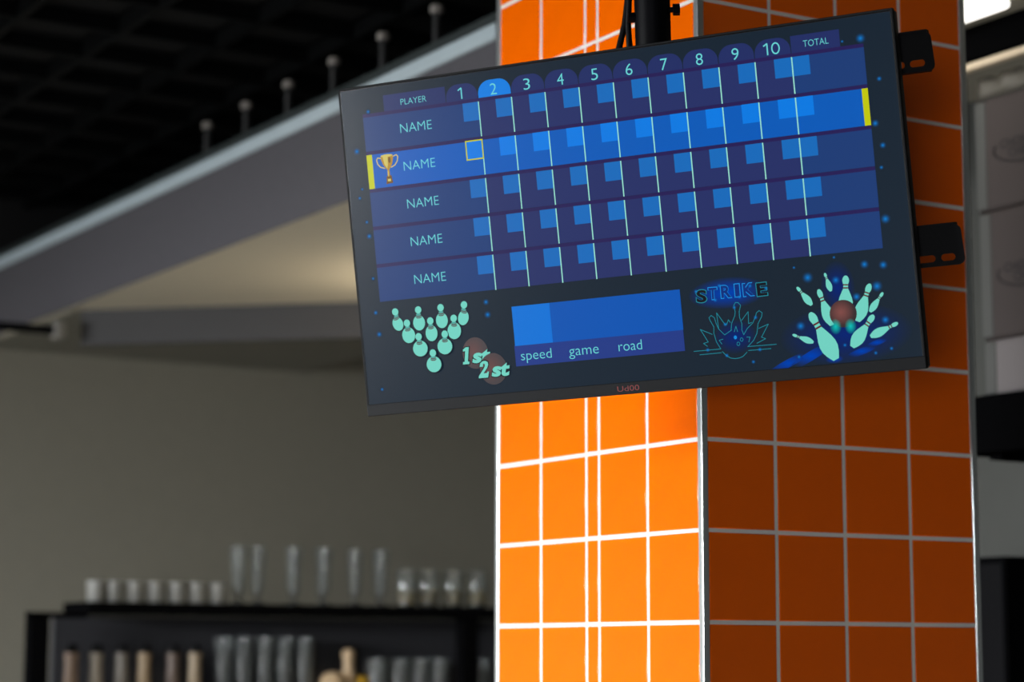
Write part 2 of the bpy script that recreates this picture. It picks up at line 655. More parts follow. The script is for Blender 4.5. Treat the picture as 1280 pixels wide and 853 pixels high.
E_HALO = halo('px_star', (20, 130, 220), .9, 2.2)
E_HALO2 = halo('px_glow_blue', (0, 70, 190), .85, 1.1)
E_HALO3 = halo('px_glow_deep', (10, 40, 130), .7, 1.0)
E_HALOT = halo('px_glow_teal', (20, 190, 180), 1.0, 1.1)


def ball_mat(name, a, b):
    mt = bpy.data.materials.new(name)
    mt.use_nodes = True
    nt = mt.node_tree
    p = nt.nodes['Principled BSDF']
    p.inputs['Base Color'].default_value = lin((6, 6, 8))
    p.inputs['Roughness'].default_value = .32
    tc = nt.nodes.new('ShaderNodeTexCoord')
    ds = nt.nodes.new('ShaderNodeVectorMath')
    ds.operation = 'DISTANCE'
    ds.inputs[1].default_value = (.42, 0, .56)
    mu = nt.nodes.new('ShaderNodeVectorMath')
    mu.operation = 'MULTIPLY'
    mu.inputs[1].default_value = (1, 0, 1)
    rp = nt.nodes.new('ShaderNodeValToRGB')
    rp.color_ramp.elements[0].color = lin(a)
    rp.color_ramp.elements[1].color = lin(b)
    rp.color_ramp.elements[1].position = .5
    nt.links.new(tc.outputs['Generated'], mu.inputs[0])
    nt.links.new(mu.outputs[0], ds.inputs[0])
    nt.links.new(ds.outputs['Value'], rp.inputs[0])
    nt.links.new(rp.outputs[0], p.inputs['Emission Color'])
    p.inputs['Emission Strength'].default_value = SCREEN
    return mt


E_BALL = ball_mat('px_ball', (124, 64, 58), (38, 15, 18))
E_BALLD = ball_mat('px_ball_dim', (84, 36, 32), (40, 22, 28))

screen = flat('screen', rect(SU0 - 1.2, SV0 - .4, SU1 + 1.4, SV1 + .4), 0, E_BG, tv)

# column tabs
LX = [241.6 + 56.32 * k for k in range(10)]
TABS = [186.5] + LX


def dome(u0, u1, v0, v1):
    r = 20
    pts = [(u0, v1)]
    for k in range(9):
        a = math.pi - math.pi / 2 * k / 8
        pts.append((u0 + r + r * math.cos(a), v0 + r - r * math.sin(a)))
    for k in range(9):
        a = math.pi / 2 - math.pi / 2 * k / 8
        pts.append((u1 - r + r * math.cos(a), v0 + r - r * math.sin(a)))
    pts.append((u1, v1))
    return pts


flat('player_tab', rect(78, 20, 186, 50.6), 1, E_TAB, screen)
for k in range(10):
    flat('column_tab', dome(TABS[k] + .6, TABS[k + 1] - .6, 19.5, 50.6), 1, E_TABA if k == 1 else E_TAB, screen)
    cu = TABS[k] + 27 if k else 213
    wd = {0: 6, 9: 26}.get(k, 11)
    if k in (0, 9):
        one = cu - (7.5 if k else 0)
        sh = strokes([(one - 4.2, 29.2), (one + .6, 26.2)], 2.0, 2, E_TXT) + [(rect(one, 25.8, one + 2.1, 43.4), 2.1, E_TXT)]
        if k == 9:
            ring = ell(cu + 6.2, 34.6, 5.6, 7.9, 24)
            sh += strokes(ring + [ring[0]], 2.0, 2, E_TXT)
        multi('number_text', sh, screen)
    else:
        words('number_text', str(k + 1), cu - wd / 2, 25.8, cu + wd / 2, 43.4, 2, E_TXT, screen, offset=-.006)
flat('total_tab', rect(749, 20, 823, 50.6), 1, E_TAB, screen)
words('player_text', 'PLAYER', 108, 29.8, 153, 39.2, 2, E_TXT, screen, offset=-.012)
words('total_text', 'TOTAL', 767.6, 29.2, 806, 38.8, 2, E_TXT, screen, offset=-.012)

# five player rows
for r in range(5):
    v0 = 51.4 + 60.6 * r
    v1 = v0 + 54.8
    act = r == 1
    flat('row_edge', rect(39.6, v0 - 5.6, 857.5, v0), 1.5, E_SEP, screen)
    flat('score_row', rect(39.6, v0, 857.5, v1), 2, E_ROWA if act else E_ROW, screen)
    if not act:
        flat('cell_strip', rect(LX[0], v0, LX[9], v1), 3, E_CELL, screen)
    for k in range(10):
        u = LX[k]
        flat('score_square', rect(u - 27.4, v0 - .2, u + (26.5 if k == 9 else 0), v0 + 28.6), 4, E_SQA if act else E_SQ, screen)
        flat('column_line', rect(u - .9, v0 - .2, u + .9, v1 + (.6 if r == 4 else 0)), 5, E_LINE, screen)
    words('name_text', 'NAME', 103.2, v0 + 17.9, 158.2, v0 + 32.1, 3, E_TXT, screen, offset=-.012)
    if act:
        flat('row_marker', rect(39.6, v0, 49.4, v1), 3, E_YEL, screen)
        flat('row_marker', rect(848.4, v0, 857.6, v1), 3, E_YEL, screen)
        a, b, c, d = 212.6, v0 - 1.6, 242.6, v0 + 29.6
        t = 2.0
        multi('active_square_outline', [(rect(a, b, c, b + t), 6, E_YEL), (rect(a, d - t, c, d), 6, E_YEL),
                                        (rect(a, b + t, a + t, d - t), 6, E_YEL), (rect(c - t, b + t, c, d - t), 6, E_YEL)], screen)
# trophy
v0 = 112.0
tro = []
cup = [(64.5, v0 + 5), (85.5, v0 + 3.5), (86, v0 + 10), (83.5, v0 + 19), (79, v0 + 26), (76, v0 + 29), (73, v0 + 26), (68, v0 + 19), (64.8, v0 + 11)]
tro.append((cup, 4, E_GOLD))
tro.append(([(68, v0 + 6), (77, v0 + 5), (76, v0 + 20), (74.5, v0 + 26), (70, v0 + 18)], 5, E_GOLDL))
tro.append((ell(79.5, v0 + 12, 2.2, 5, 12), 5, E_GOLDD))
tro.append((ell(75, v0 + 4.5, 10.6, 2.2, 16), 5, E_GOLDL))
tro.append((rect(74, v0 + 28, 78, v0 + 38), 4, E_GOLD))
tro.append((rect(74.6, v0 + 29, 76, v0 + 38), 5, E_GOLDL))
tro.append(([(72, v0 + 37), (80.5, v0 + 36.5), (82.5, v0 + 49), (70.5, v0 + 50)], 4, E_GOLDD))
tro.append((rect(73.5, v0 + 42, 79, v0 + 46), 5, E_GOLDL))
tro += strokes([(65, v0 + 8), (59, v0 + 6.5), (56.8, v0 + 10), (58.5, v0 + 17), (63, v0 + 22), (70, v0 + 24.5)], 1.6, 4, E_GOLDL)
tro += strokes([(86, v0 + 7), (92, v0 + 5), (94.6, v0 + 8), (93, v0 + 15), (88.5, v0 + 21), (81.5, v0 + 24)], 1.6, 4, E_GOLDL)
multi('trophy_picture', tro, screen)

# lower middle panel
flat('panel_strip', rect(263.5, 439, 541, 472.2), 2, E_PANL, screen)
flat('panel_bar', rect(265, 378.2, 541.5, 440.2), 3, E_PAN, screen)
flat('panel_bar', rect(265, 378.2, 328.6, 440.2), 4, E_PANA, screen)
words('speed_text', 'speed', 273.2, 448.6, 324.6, 468.4, 4, E_TXT, screen, offset=-.010)
words('game_text', 'game', 353.6, 453.2, 402.6, 468.6, 4, E_TXT, screen, offset=-.010)
words('road_text', 'road', 435.2, 448.4, 473.2, 463.6, 4, E_TXT, screen, offset=-.010)

# rack of ten pins
TEN = [[64.9, 368.1, 67.5, 386.8, 9.1, 11.3], [105.3, 368.7, 104.6, 388.5, 10.3, 12.2], [144.4, 368.9, 144.4, 388.3, 10.2, 12.3],
       [185.0, 368.3, 181.7, 387.7, 9.1, 11.8], [83.9, 388.0, 84.8, 406.5, 11.3, 12.7], [124.8, 388.2, 124.8, 407.0, 10.3, 12.7],
       [165.5, 387.9, 164.4, 406.7, 11.6, 13.3], [102.3, 411.4, 103.2, 429.5, 12.7, 12.7], [147.9, 411.4, 146.0, 429.8, 12.7, 12.7],
       [124.7, 439.4, 124.7, 456.6, 12.7, 12.7]]
for k, (hu, hv, bu, bv, ru, rv) in enumerate(TEN):
    ly = 2 + 4 * (k > 3) + 4 * (k > 6) + 4 * (k > 8)
    tilt = {0: -.35, 3: .3, 4: -.12, 6: .1}.get(k, 0)
    nu, nv = hu + (bu - hu) * .42, hv + (bv - hv) * .42
    sh = [(ell(bu, bv + .4, ru + 1.2, rv + 1.2, 28, tilt), ly, E_DARK), (ell(hu, hv, 6.6, 7.0, 20, tilt), ly + .3, E_DARK), (ell(bu, bv, ru, rv, 28, tilt), ly + 1, E_PIN),
          (ell(nu, nv + 1.9, 5.2, 2.6, 16, tilt), ly + 1.5, E_BAND), (ell(nu, nv + .9, 4.9, 2.4, 16, tilt), ly + 2, E_PINS),
          (ell(nu, nv - .6, 4.6, 2.4, 16, tilt), ly + 2.5, E_BAND), (ell(nu, nv - 1.7, 4.3, 2.2, 16, tilt), ly + 3, E_PINS),
          (ell(hu, hv - .9, 5.6, 5.9, 20, tilt), ly + 3.5, E_PIN)]
    multi('pin_picture', sh, screen)

# first and second ball marks
flat('ball_picture', ell(196.5, 445, 22, 25), 2, E_BALLD, screen)


def slab_one(u, v0, v1, g):
    """slanted slab-serif numeral one: foot, stem and flag, grown by g"""
    k = .16
    h = v1 - v0

    def P(x, y):
        return (u + x + (h - y) * k, v0 + y)
    return [P(-g, h + g), P(-g, h - 4 - g), P(2.6 - g, h - 4 - g), P(2.6 - g, 6 + g), P(-1.4 - g, 6 + g), P(-1.4 - g, 3.2 - g), P(3.0, -g), P(8.4 + g, -g), P(8.4 + g, h - 4 - g), P(11 + g, h - 4 - g), P(11 + g, h + g)]


def slab_two(u, v0, v1, g):
    k = .16
    h = v1 - v0
    out = [(-.5, 9), (.2, 3.5), (4, .4), (9, .2), (13.2, 2.6), (14.2, 7), (12.6, 11.5), (7, h - 7), (12.8, h - 7.4), (13.6, h - 9.4), (16.2, h - 9.4), (15.2, h), (-1, h), (-.6, h - 4),
           (6.6, 12.4), (8.6, 8), (7.6, 4.4), (5.2, 4.8), (5.2, 9)]
    cx_, cy_ = 7.5, h / 2
    pts = []
    for x, y in out:
        d = math.hypot(x - cx_, y - cy_) or 1
        pts.append((x + (x - cx_) / d * g, y + (y - cy_) / d * g))
    return [(u + x + (h - y) * k, v0 + y) for x, y in pts]


multi('ball_text', [(slab_one(173.6, 434.6, 461.4, 1.5), 3, E_DARK), (slab_one(173.6, 434.6, 461.4, 0), 4, E_PIN)], screen)
words('ball_text', 'st', 190, 440.5, 222, 461.2, 3, E_DARK, screen, shear=.18, offset=.10, pad=1.4)
words('ball_text', 'st', 190, 440.5, 222, 461.2, 4, E_PIN, screen, shear=.18, offset=.045)
flat('ball_picture', ell(225, 472.5, 23, 25), 5, E_BALLD, screen)
multi('ball_text', [(slab_two(199.5, 458.6, 485.4, 1.8), 6, E_DARK), (slab_two(199.5, 458.6, 485.4, 0), 7, E_PIN)], screen)
words('ball_text', 'st', 221, 464.5, 253, 485.4, 6, E_DARK, screen, shear=.18, offset=.10, pad=1.4)
words('ball_text', 'st', 221, 464.5, 253, 485.4, 7, E_PIN, screen, shear=.18, offset=.045)

# neon strike picture
flat('neon_glow', ell(616, 391, 62, 24), 1, E_HALO2, screen)
flat('neon_glow', ell(622, 458, 34, 26), 1, E_HALO3, screen)
STR = [('S', 565.7, 381.4, 584.1, 402.6, .05), ('T', 585.3, 379.6, 600.7, 399.6, .03), ('R', 604.9, 378.3, 623, 399.2, .01),
       ('I', 626.6, 378.1, 636.2, 399.2, 0), ('K', 639.6, 378.7, 658.2, 399.8, -.01), ('E', 660.6, 379.9, 678.6, 401.6, -.02)]
for ch, a, b, c, d, ro in STR:
    words('neon_letter', ch, a, b, c, d, 2, E_NEONB if ch in 'TRIK' else E_NEON, screen, offset=.055, rot=ro)
    words('neon_letter_core', ch, a + 1.2, b + 1.2, c - 1.2, d - 1.2, 3, glow('px_letter_core', (4, 44, 120)) if ch in 'TRIK' else E_DARK, screen, offset=.032, rot=ro)
PL = [[[599.5, 478.6], [605.6, 485.7], [612, 489.6], [618.7, 490.9], [625, 490.4], [630.7, 488.7], [637.7, 482.8]],
      [[597.4, 474.3], [591.7, 463.1], [588.8, 449.8], [589.7, 440.0], [584.8, 429.7], [583.5, 425.5], [587.2, 422.5], [591.9, 426.3], [593.9, 435.5], [597.0, 444.0], [605.4, 453.7], [617.0, 447.4]],
      [[616.2, 447.4], [617.9, 437.7], [624.2, 426.0], [625.2, 420.4], [624.0, 410.5], [626.9, 406.7], [631.1, 407.1], [634.5, 411.5], [631.4, 421.0], [631.1, 429.2], [633.8, 439.2], [632.9, 448.9], [635.2, 456.1]],
      [[635.2, 456.1], [641.5, 447.3], [650.6, 440.0], [655.6, 431.5], [657.9, 425.2], [662.4, 422.3], [666.7, 426.0], [665.3, 431.6], [658.8, 441.5], [655.7, 455.9], [649.7, 465.9], [639.6, 474.8]],
      [[597.0, 444.0], [596.0, 419.3], [607.7, 438.4], [609.9, 438.6], [613.5, 431.6], [616.1, 435.9]],
      [[634.0, 434.3], [645.2, 422.3], [644.3, 440.2], [649.0, 439.0]],
      [[586.1, 451.1], [568.2, 442.1], [578.7, 462.0], [571.2, 463.7], [576.7, 468.4]],
      [[658.9, 448.9], [674.5, 443.8], [662.3, 462.2], [668.2, 465.2], [654.3, 470.8]],
      [[554.8, 474.3], [596.6, 474.4]], [[563.6, 480.3], [597.7, 480.1]], [[639.7, 474.5], [684.0, 475.0]], [[639.9, 480.5], [675.1, 480.7]],
      [[620.9, 450.3], [624.2, 442.4], [626.0, 450.7]], [[602.2, 460.0], [596.2, 461.1], [599.8, 467.1]], [[639.4, 460.1], [644.4, 460.6], [642.0, 467.7]]]
sh = []
for l in PL:
    sh += strokes(l, .95, 2, E_NEON)
for cu, cv in ((631.2, 463.1), (625.5, 469.1)):
    sh += strokes(ell(cu, cv, 2.2, 2.7, 12) + [ell(cu, cv, 2.2, 2.7, 12)[0]], .8, 2, E_NEON)
sh.append((ell(621.8, 459.0, 2.4, 2.8, 14), 3, E_NEONB))
multi('neon_pins_picture', sh, screen)
for cu, cv in ((608, 438), (624.5, 414), (656, 432), (621.8, 459), (577, 474), (658, 480.6), (606, 485), (604, 379), (676, 390), (634, 399), (567, 384), (596, 400), (652, 384)):
    flat('neon_spark', ell(cu, cv, 4.2, 4.2, 16), 4, E_HALO, screen)

# exploding pins picture
flat('pins_glow', ell(790, 470, 100, 46), 1, E_HALO3, screen)
flat('pins_glow', ell(785, 400, 26, 40), 1.2, E_HALO3, screen)
for i, (cu, cv, ru, rv, ro) in enumerate(((812, 497, 26, 5, -.28), (836, 486, 18, 4, -.28), (735, 497, 40, 7, -.45), (700, 505, 40, 6, -.4), (770, 505, 14, 6, 0))):
    flat('lane_glow', ell(cu, cv, ru, rv, 20, ro), 1.4, E_HALO2, screen)
PROF = [(0, .12), (.02, .26), (.06, .40), (.11, .47), (.16, .45), (.21, .37), (.27, .33), (.34, .36), (.45, .62), (.56, .86), (.67, 1.0), (.77, .98), (.87, .78), (.95, .52), (1.0, .34)]


def pin_shape(u0, v0, u1, v1, wd, ta=0.0, tb=1.0):
    dx, dy = u1 - u0, v1 - v0
    l = math.hypot(dx, dy)
    nx, ny = -dy / l, dx / l
    ts = [t for t, _ in PROF if ta < t < tb]
    ts = [ta] + ts + [tb]

    def wid(t):
        for (t0, w0), (t1, w1) in zip(PROF, PROF[1:]):
            if t0 <= t <= t1:
                return w0 + (w1 - w0) * (t - t0) / (t1 - t0)
        return 0
    A = [(u0 + dx * t + nx * wid(t) * wd / 2, v0 + dy * t + ny * wid(t) * wd / 2) for t in ts]
    B = [(u0 + dx * t - nx * wid(t) * wd / 2, v0 + dy * t - ny * wid(t) * wd / 2) for t in ts]
    return A + B[::-1]


KP = [[767.4, 376.1, 774.3, 404.2, 8.9], [723.4, 392.8, 743.6, 421.8, 10.8], [755.6, 399.4, 770.8, 454.7, 17.5], [798.5, 383.2, 792.9, 440.4, 21.5],
      [833.5, 398.8, 809.8, 452.5, 19.5], [851.6, 413.4, 829.5, 440.3, 10.2], [740.0, 432.6, 772.8, 505.7, 26.5], [834.9, 445.1, 798.2, 489.4, 19.5],
      [869.6, 460.0, 827.0, 476.5, 13.2], [709.9, 462.8, 740.7, 477.4, 9.4]]
for k, (a, b, c, d, wd) in enumerate(KP):
    ly = 8 if k in (6, 7, 8) else 2
    sh = [(pin_shape(a, b, c, d, wd), ly, E_PIN), (pin_shape(a, b, c, d, wd, .22, .255), ly + .6, E_BAND), (pin_shape(a, b, c, d, wd, .30, .335), ly + .6, E_BAND)]
    multi('pin_picture', sh, screen)
flat('ball_picture', ell(789.6, 438.9, 20.4, 20.4, 36), 6, E_BALL, screen)
for cu, cv in ((776.5, 457), (799, 458.5)):
    flat('flame_glow', ell(cu, cv, 9, 12, 20), 7, E_HALOT, screen)
# sparkles over the background
SP = [(49.7, 42.6, 5), (23.4, 103.6, 7), (26.7, 165.1, 3.4), (20.9, 179, 4), (29.5, 218.7, 4), (31.4, 241.7, 6), (853.9, 37.9, 9), (826.4, 38.7, 3),
      (875.9, 100.7, 5), (863.9, 165, 7), (871.9, 198.4, 6), (866.7, 230.5, 4), (31.3, 310.1, 4), (30.3, 365.2, 5), (33, 400.4, 6), (29, 489, 4),
      (222.6, 366.6, 6), (223.4, 386.7, 7), (865.4, 306.4, 9), (828, 369.6, 8), (855.7, 373.2, 8), (741.2, 380.4, 10), (843.5, 403.4, 10), (723.6, 451.3, 9),
      (851.3, 454, 8), (646.1, 498.1, 4), (783.6, 354.6, 3), (721.8, 363.5, 3), (783.1, 388.4, 8), (811.7, 416.1, 8), (716.7, 496.9, 4), (787.6, 485.6, 4),
      (832.4, 501.2, 4), (856.3, 496.6, 4)]
for u, v, r in SP:
    flat('sparkle', ell(u, v, r, r, 14), 1.8, E_HALO, screen)
# maker's mark on the lower bezel
bw = words('brand_text', 'Ud00', 427.5, 517.2, 463, 525.6, 0, mat('red_print', (112, 24, 20), rough=.5), bz, offset=-.004)
for v in bw.data.vertices:
    v.co.y = -.00235

# ---------------------------------------------------------------- ceiling mount
mount = tag(empty('tv_mount'), 'black steel ceiling pole and slotted bracket rails holding the television', 'tv mount')
mount.matrix_world = TVM


def rail(name, u0, u1, v0, v1, slots, d, lip_u1):
    cu = bpy.data.curves.new('r', 'CURVE')
    cu.dimensions = '2D'
    cu.fill_mode = 'BOTH'
    cu.extrude = .0013

    def add(pts):
        sp = cu.splines.new('POLY')
        sp.points.add(len(pts) - 1)
        for p, (a, b) in zip(sp.points, pts):
            q = L3(a, b)
            p.co = (q.x, q.z, 0, 1)
        sp.use_cyclic_u = True
    rr = 9
    out = [(u0, v0), (u1 - rr, v0)]
    out += [(u1 - rr + rr * math.sin(t * math.pi / 10), v0 + rr - rr * math.cos(t * math.pi / 10)) for t in range(1, 6)]
    out += [(u1 + 2 - rr + rr * math.cos(t * math.pi / 10), v1 - rr + rr * math.sin(t * math.pi / 10)) for t in range(0, 6)]
    out += [(u0, v1)]
    add(out)
    for a, b, c in slots:
        h = 5.2
        s = [(a + h - h * math.sin(t * math.pi / 8), c - h * math.cos(t * math.pi / 8)) for t in range(0, 9)]
        s += [(b - h + h * math.sin(t * math.pi / 8), c + h * math.cos(t * math.pi / 8)) for t in range(0, 9)]
        add(s)
    ob = bpy.data.objects.new('r', cu)
    COL.objects.link(ob)
    bpy.context.view_layer.update()
    me = bpy.data.meshes.new_from_object(ob.evaluated_get(bpy.context.evaluated_depsgraph_get()))
    bpy.data.objects.remove(ob)
    for v in me.vertices:
        v.co = Vector((v.co.x, d + v.co.z, v.co.y))
    bm = bmesh.new()
    bm.from_mesh(me)
    h = MB()
    h.bm.free()
    h.bm = bm
    tvbox(h, u0, lip_u1, v0 - 4, v0 + 1, d - .0013, d + .020)       # folded upper flange
    tvbox(h, u0, lip_u1, v1 - 2, v1, d + .0013, d + .016)           # folded lower flange
    me2 = h.mesh(name, M_BLACK)
    bpy.data.meshes.remove(me)
    return link(name, me2, mount)


rail('bracket_rail', 250, 946, 34, 92, [(911, 934, 79), (868, 903.8, 79), (820, 850, 79)], .0605, 940)
rail('bracket_rail', 250, 963, 323, 382, [(930, 951.5, 370), (884, 922, 370), (830, 862, 370)], .0605, 955)
pl = MB()
tvbox(pl, 430, 560, 34, 382, .064, .070, .001)
pl.build('back_plate', M_BLACK, mount)
# pole: hangs from the ceiling a little out of plumb, like the screen
top = TVM.inverted() @ Vector((1.900, 2.740, CEIL + .04))
bot = TVM.inverted() @ Vector((1.949, 2.770, EYE + .64))
mid = top + (bot - top) * .5
PR = .0285
MB().tube(top, mid, PR * .86, n=28).build('pole', M_BLACK, mount, True)
slv = MB().tube(mid + (top - mid).normalized() * .03, bot, PR, n=28).build('pole_sleeve', M_BLACK, mount, True)
MB().tube(top, top + (bot - top).normalized() * .02, .075, n=28).build('ceiling_flange', M_BLACK, mount, True)


k0, k1, k2 = Vector((.0745, .1297, .3324)), Vector((.0804, .1321, .3322)), Vector((.0904, .136, .3317))
k3, k4 = Vector((.0247, .1208, .3265)), Vector((.0106, .1152, .3279))
kb = MB()
kb.tube(k0, k1, .0045, n=12)
kb.tube(k1, k2, .0095, n=8)
kb.build('clamp_knob', M_BLACK, mount)
MB().tube(k3, k4, .0085, n=8).build('clamp_bolt', M_BLACK, mount)
# hinge block between pole and back plate
hb = MB()
bl = bot
hb.tube(bl + Vector((-.045, 0, 0)), bl + Vector((.045, 0, 0)), .03, n=16)
hb.box(bl.x - .03, bl.x + .03, .069, bl.y, bl.z - .025, bl.z + .025, .003)
hb.build('tilt_hinge', M_BLACK, mount)

# cables beside the pole
CAB = [('thin black cable slanting left behind the top edge of the screen',
        [(1.905, 2.780, CEIL + .04), (1.91, 2.786, 2.745), (1.917, 2.799, 2.643), (1.92, 2.806, 2.592), (1.922, 2.813, 2.541), (1.921, 2.82, 2.503), (1.916, 2.829, 2.465), (1.909, 2.841, 2.42), (1.903, 2.852, 2.376)]),
       ('black cable hanging straight beside the ceiling pole',
        [(1.903, 2.765, CEIL + .04), (1.909, 2.773, 2.74), (1.914, 2.787, 2.639), (1.915, 2.795, 2.588), (1.917, 2.802, 2.538), (1.919, 2.808, 2.499), (1.924, 2.811, 2.461), (1.933, 2.813, 2.417), (1.942, 2.815, 2.373)])]
for lab, pts in CAB:
    tag(MB().path(pts, .0052).build('power_cable', M_BLACK, None, True), lab, 'cable', 'cables beside the pole')

# ---------------------------------------------------------------- shelf with wrapped cartons on the right wall
SX = 3.5
z0 = EYE + .44
rk = tag(empty('storage_shelf', (SX, 3.25, z0)), 'thick black shelf under the wrapped cartons right of the tiled column', 'shelf')


def rbox(b, x0, x1, y0, y1, za, zb, bev=0.0):
    return b.box(x0 - SX, x1 - SX, y0 - 3.25, y1 - 3.25, za - z0, zb - z0, bev)


rbox(MB(), SX - .030, XR, 2.75, 3.75, z0 + .012, EYE + .583, .004).build('shelf_board', M_SHELF, rk)
for yy in (2.85, 3.66):
    rbox(MB(), SX + .02, XR, yy, yy + .04, z0 - .0, z0 + .012, .002).build('bracket', M_SHELF, rk)
fb = tag(empty('hanging_frame', (SX, 3.25, z0)), 'black beam with warm pale ledge and grey posts in front of the wrapped cartons', 'frame')
rbox(MB(), SX - .033, SX + .017, 2.75, 3.75, EYE + 1.367, EYE + 1.447, .003).build('top_beam', M_SHELF, fb)
rbox(MB(), SX - .025, SX, 2.75, 3.75, EYE + 1.348, EYE + 1.365, .003).build('pale_ledge', mat('warm_pale_strip', (225, 205, 175), rough=.4), fb)
for yy in (3.7125, 2.767):
    rbox(MB(), SX - .025, SX - .002, yy, yy + .029, EYE + .585, EYE + 1.338, .002).build('post', M_EDGE, fb)


def carton(za, zb, y0, y1, m1, label, text):
    t = tag(empty('carton', (SX + .225, (y0 + y1) / 2, za)), label, 'box', 'cartons on the high shelf')
    h = zb - za
    w2 = (y1 - y0) / 2
    MB().box(-.218, .167, -w2, w2, 0, h, .010, 2).build('box_body', m1, t)
    MB().box(-.2205, -.212, w2 - .040, w2 - .003, .005, h - .005, .003).build('pale_corner', M_EDGE, t)
    if text:
        for body, dy, dz, size in text:
            me = text_mesh(body, .0, .018)
            for v in me.vertices:
                x_, y_ = v.co.x * size, v.co.y * size
                v.co = Vector((-.2192, dy - x_, dz + y_))
            me.materials.clear()
            me.materials.append(M_INK)
            link('printed_text', me, t)
        ov = MB()
        cy, cz = text[0][1] - .074, text[0][2] - .003
        pts = []
        for k in range(25):
            a = math.radians(158 + 145 * k / 24)
            pts.append((-.2190, cy - .095 * math.cos(a), cz + .033 * math.sin(a)))
        ov.path(pts, .0024, 6)
        ov.build('printed_outline', M_INK, t)
    return t


carton(EYE + 1.013, EYE + 1.279, 3.125, 3.704, M_CARTON, 'pinkish carton with dark printed logo, topmost on the high shelf',
       [('CHON', .205, .138, .030), ('CHE', .179, .114, .030)])
carton(EYE + .714, EYE + 1.012, 3.125, 3.6975, M_CARTON, 'pinkish carton with dark printed logo, middle of the stack on the high shelf',
       [('CHON', .207, .149, .030), ('CHE', .178, .125, .030)])
carton(EYE + .5835, EYE + .713, 3.10, 3.692, M_CARTON2, 'low pale carton at the bottom of the stack on the high shelf', None)
# crumpled film on top of the stack
fm = bmesh.new()
N = 40
rows = []
for j in range(4):
    row = []
    for k in range(N + 1):
        yy = 3.133 + (3.70 - 3.133) * k / N
        wv = .010 * math.sin(k * 1.9) + .008 * math.sin(k * .83 + 1)
        zz = EYE + 1.280 + .052 * j / 3 + (wv * .3 if j == 3 else 0)
        row.append(fm.verts.new((SX + .010 + abs(wv) * (j / 3), yy, zz)))
    rows.append(row)
for a, b in zip(rows, rows[1:]):
    for k in range(N):
        fm.faces.new((a[k], a[k + 1], b[k + 1], b[k]))
me = bpy.data.meshes.new('wrapping_film')
fm.to_mesh(me)
fm.free()
me.materials.append(M_FILM)
for p in me.polygons:
    p.use_smooth = True
fo = link('wrapping_film', me)
sol = fo.modifiers.new('s', 'SOLIDIFY')
sol.thickness = .002
tag(fo, 'crumpled cloudy plastic film gathered above the topmost carton', 'plastic film')

# ceiling lamp above the shelf
lamp = tag(empty('ceiling_lamp', (3.24, 3.70, EYE + 1.4475)), 'bright white rounded ceiling lamp at the upper right', 'lamp')
lm = bpy.data.materials.new('lamp_diffuser')
lm.use_nodes = True
pb = lm.node_tree.nodes['Principled BSDF']
pb.inputs['Base Color'].default_value = (.9, .9, .9, 1)
pb.inputs['Emission Color'].default_value = lin((255, 250, 240))
pb.inputs['Emission Strength'].default_value = 2.4
MB().box(-.142, .142, -.275, .275, -.0085, 0, .003).build('lamp_base', mat('lamp_white', (225, 225, 222), rough=.5), lamp)
MB().box(-.133, .133, -.267, .267, -.031, -.0085, .011, 3).build('diffuser', lm, lamp, True)

# tall narrow black locker by the grey wall
lk = tag(empty('locker', (3.90, 4.06, 0)), 'tall narrow black cabinet against the grey wall at the lower right', 'cabinet')
MB().box(-.042, .056, -.050, .055, 0, 1.742, .003).build('body', M_SHELF, lk)
MB().box(-.047, -.042, -.043, .048, .05, 1.725, .002).build('door', M_BLACK, lk)
MB().box(-.054, -.047, .030, .038, .9, 1.05, .002).build('handle', M_ALU, lk)

# ---------------------------------------------------------------- back bar shelves
BY, BT = 7.0, 7.25
bs = tag(empty('bar_shelf', (3.3, BY, 0)), 'black back bar shelving with glasses along the far wall', 'shelf')


def bbox(b, x0, x1, y0, y1, za, zb, bev=0.0):
    return b.box(x0 - 3.3, x1 - 3.3, y0 - BY, y1 - BY, za, zb, bev)


TOPZ = EYE + .170
bbox(MB(), 2.60, 4.70, BY, BT, TOPZ - .042, TOPZ, .002).build('top_board', M_SHELF, bs)
for x0 in (2.403, 4.042):
    bbox(MB(), x0, x0 + .066, BY + .005, BY + .06, 0, TOPZ - .044, .002).build('upright', M_SHELF, bs)
bbox(MB(), 2.56, 4.12, BT - .03, BT, .4, TOPZ - .044).build('back_panel', M_PANEL, bs)
bbox(MB(), 4.122, 4.70, BT - .03, BT, .4, TOPZ - .044).build('back_panel', M_PANEL, bs)
bbox(MB(), 2.403, 2.60, BY + .005, BY + .06, TOPZ - .055, TOPZ - .036).build('end_cap', M_SHELF, bs)
LOWZ = EYE - .17
bbox(MB(), 2.471, 4.041, BY + .01, BT - .03, LOWZ - .03, LOWZ, .002).build('lower_board', M_SHELF, bs)
bbox(MB(), 4.112, 4.70, BY + .01, BT - .03, LOWZ - .03, LOWZ, .002).build('lower_board', M_SHELF, bs)
bbox(MB(), 2.471, 4.041, BY + .01, BT - .03, .80, .83, .002).build('lower_board', M_SHELF, bs)


def lathe_mesh(name, prof, material, n=20):
    return MB().lathe(prof, n=n).mesh(name, material, True)


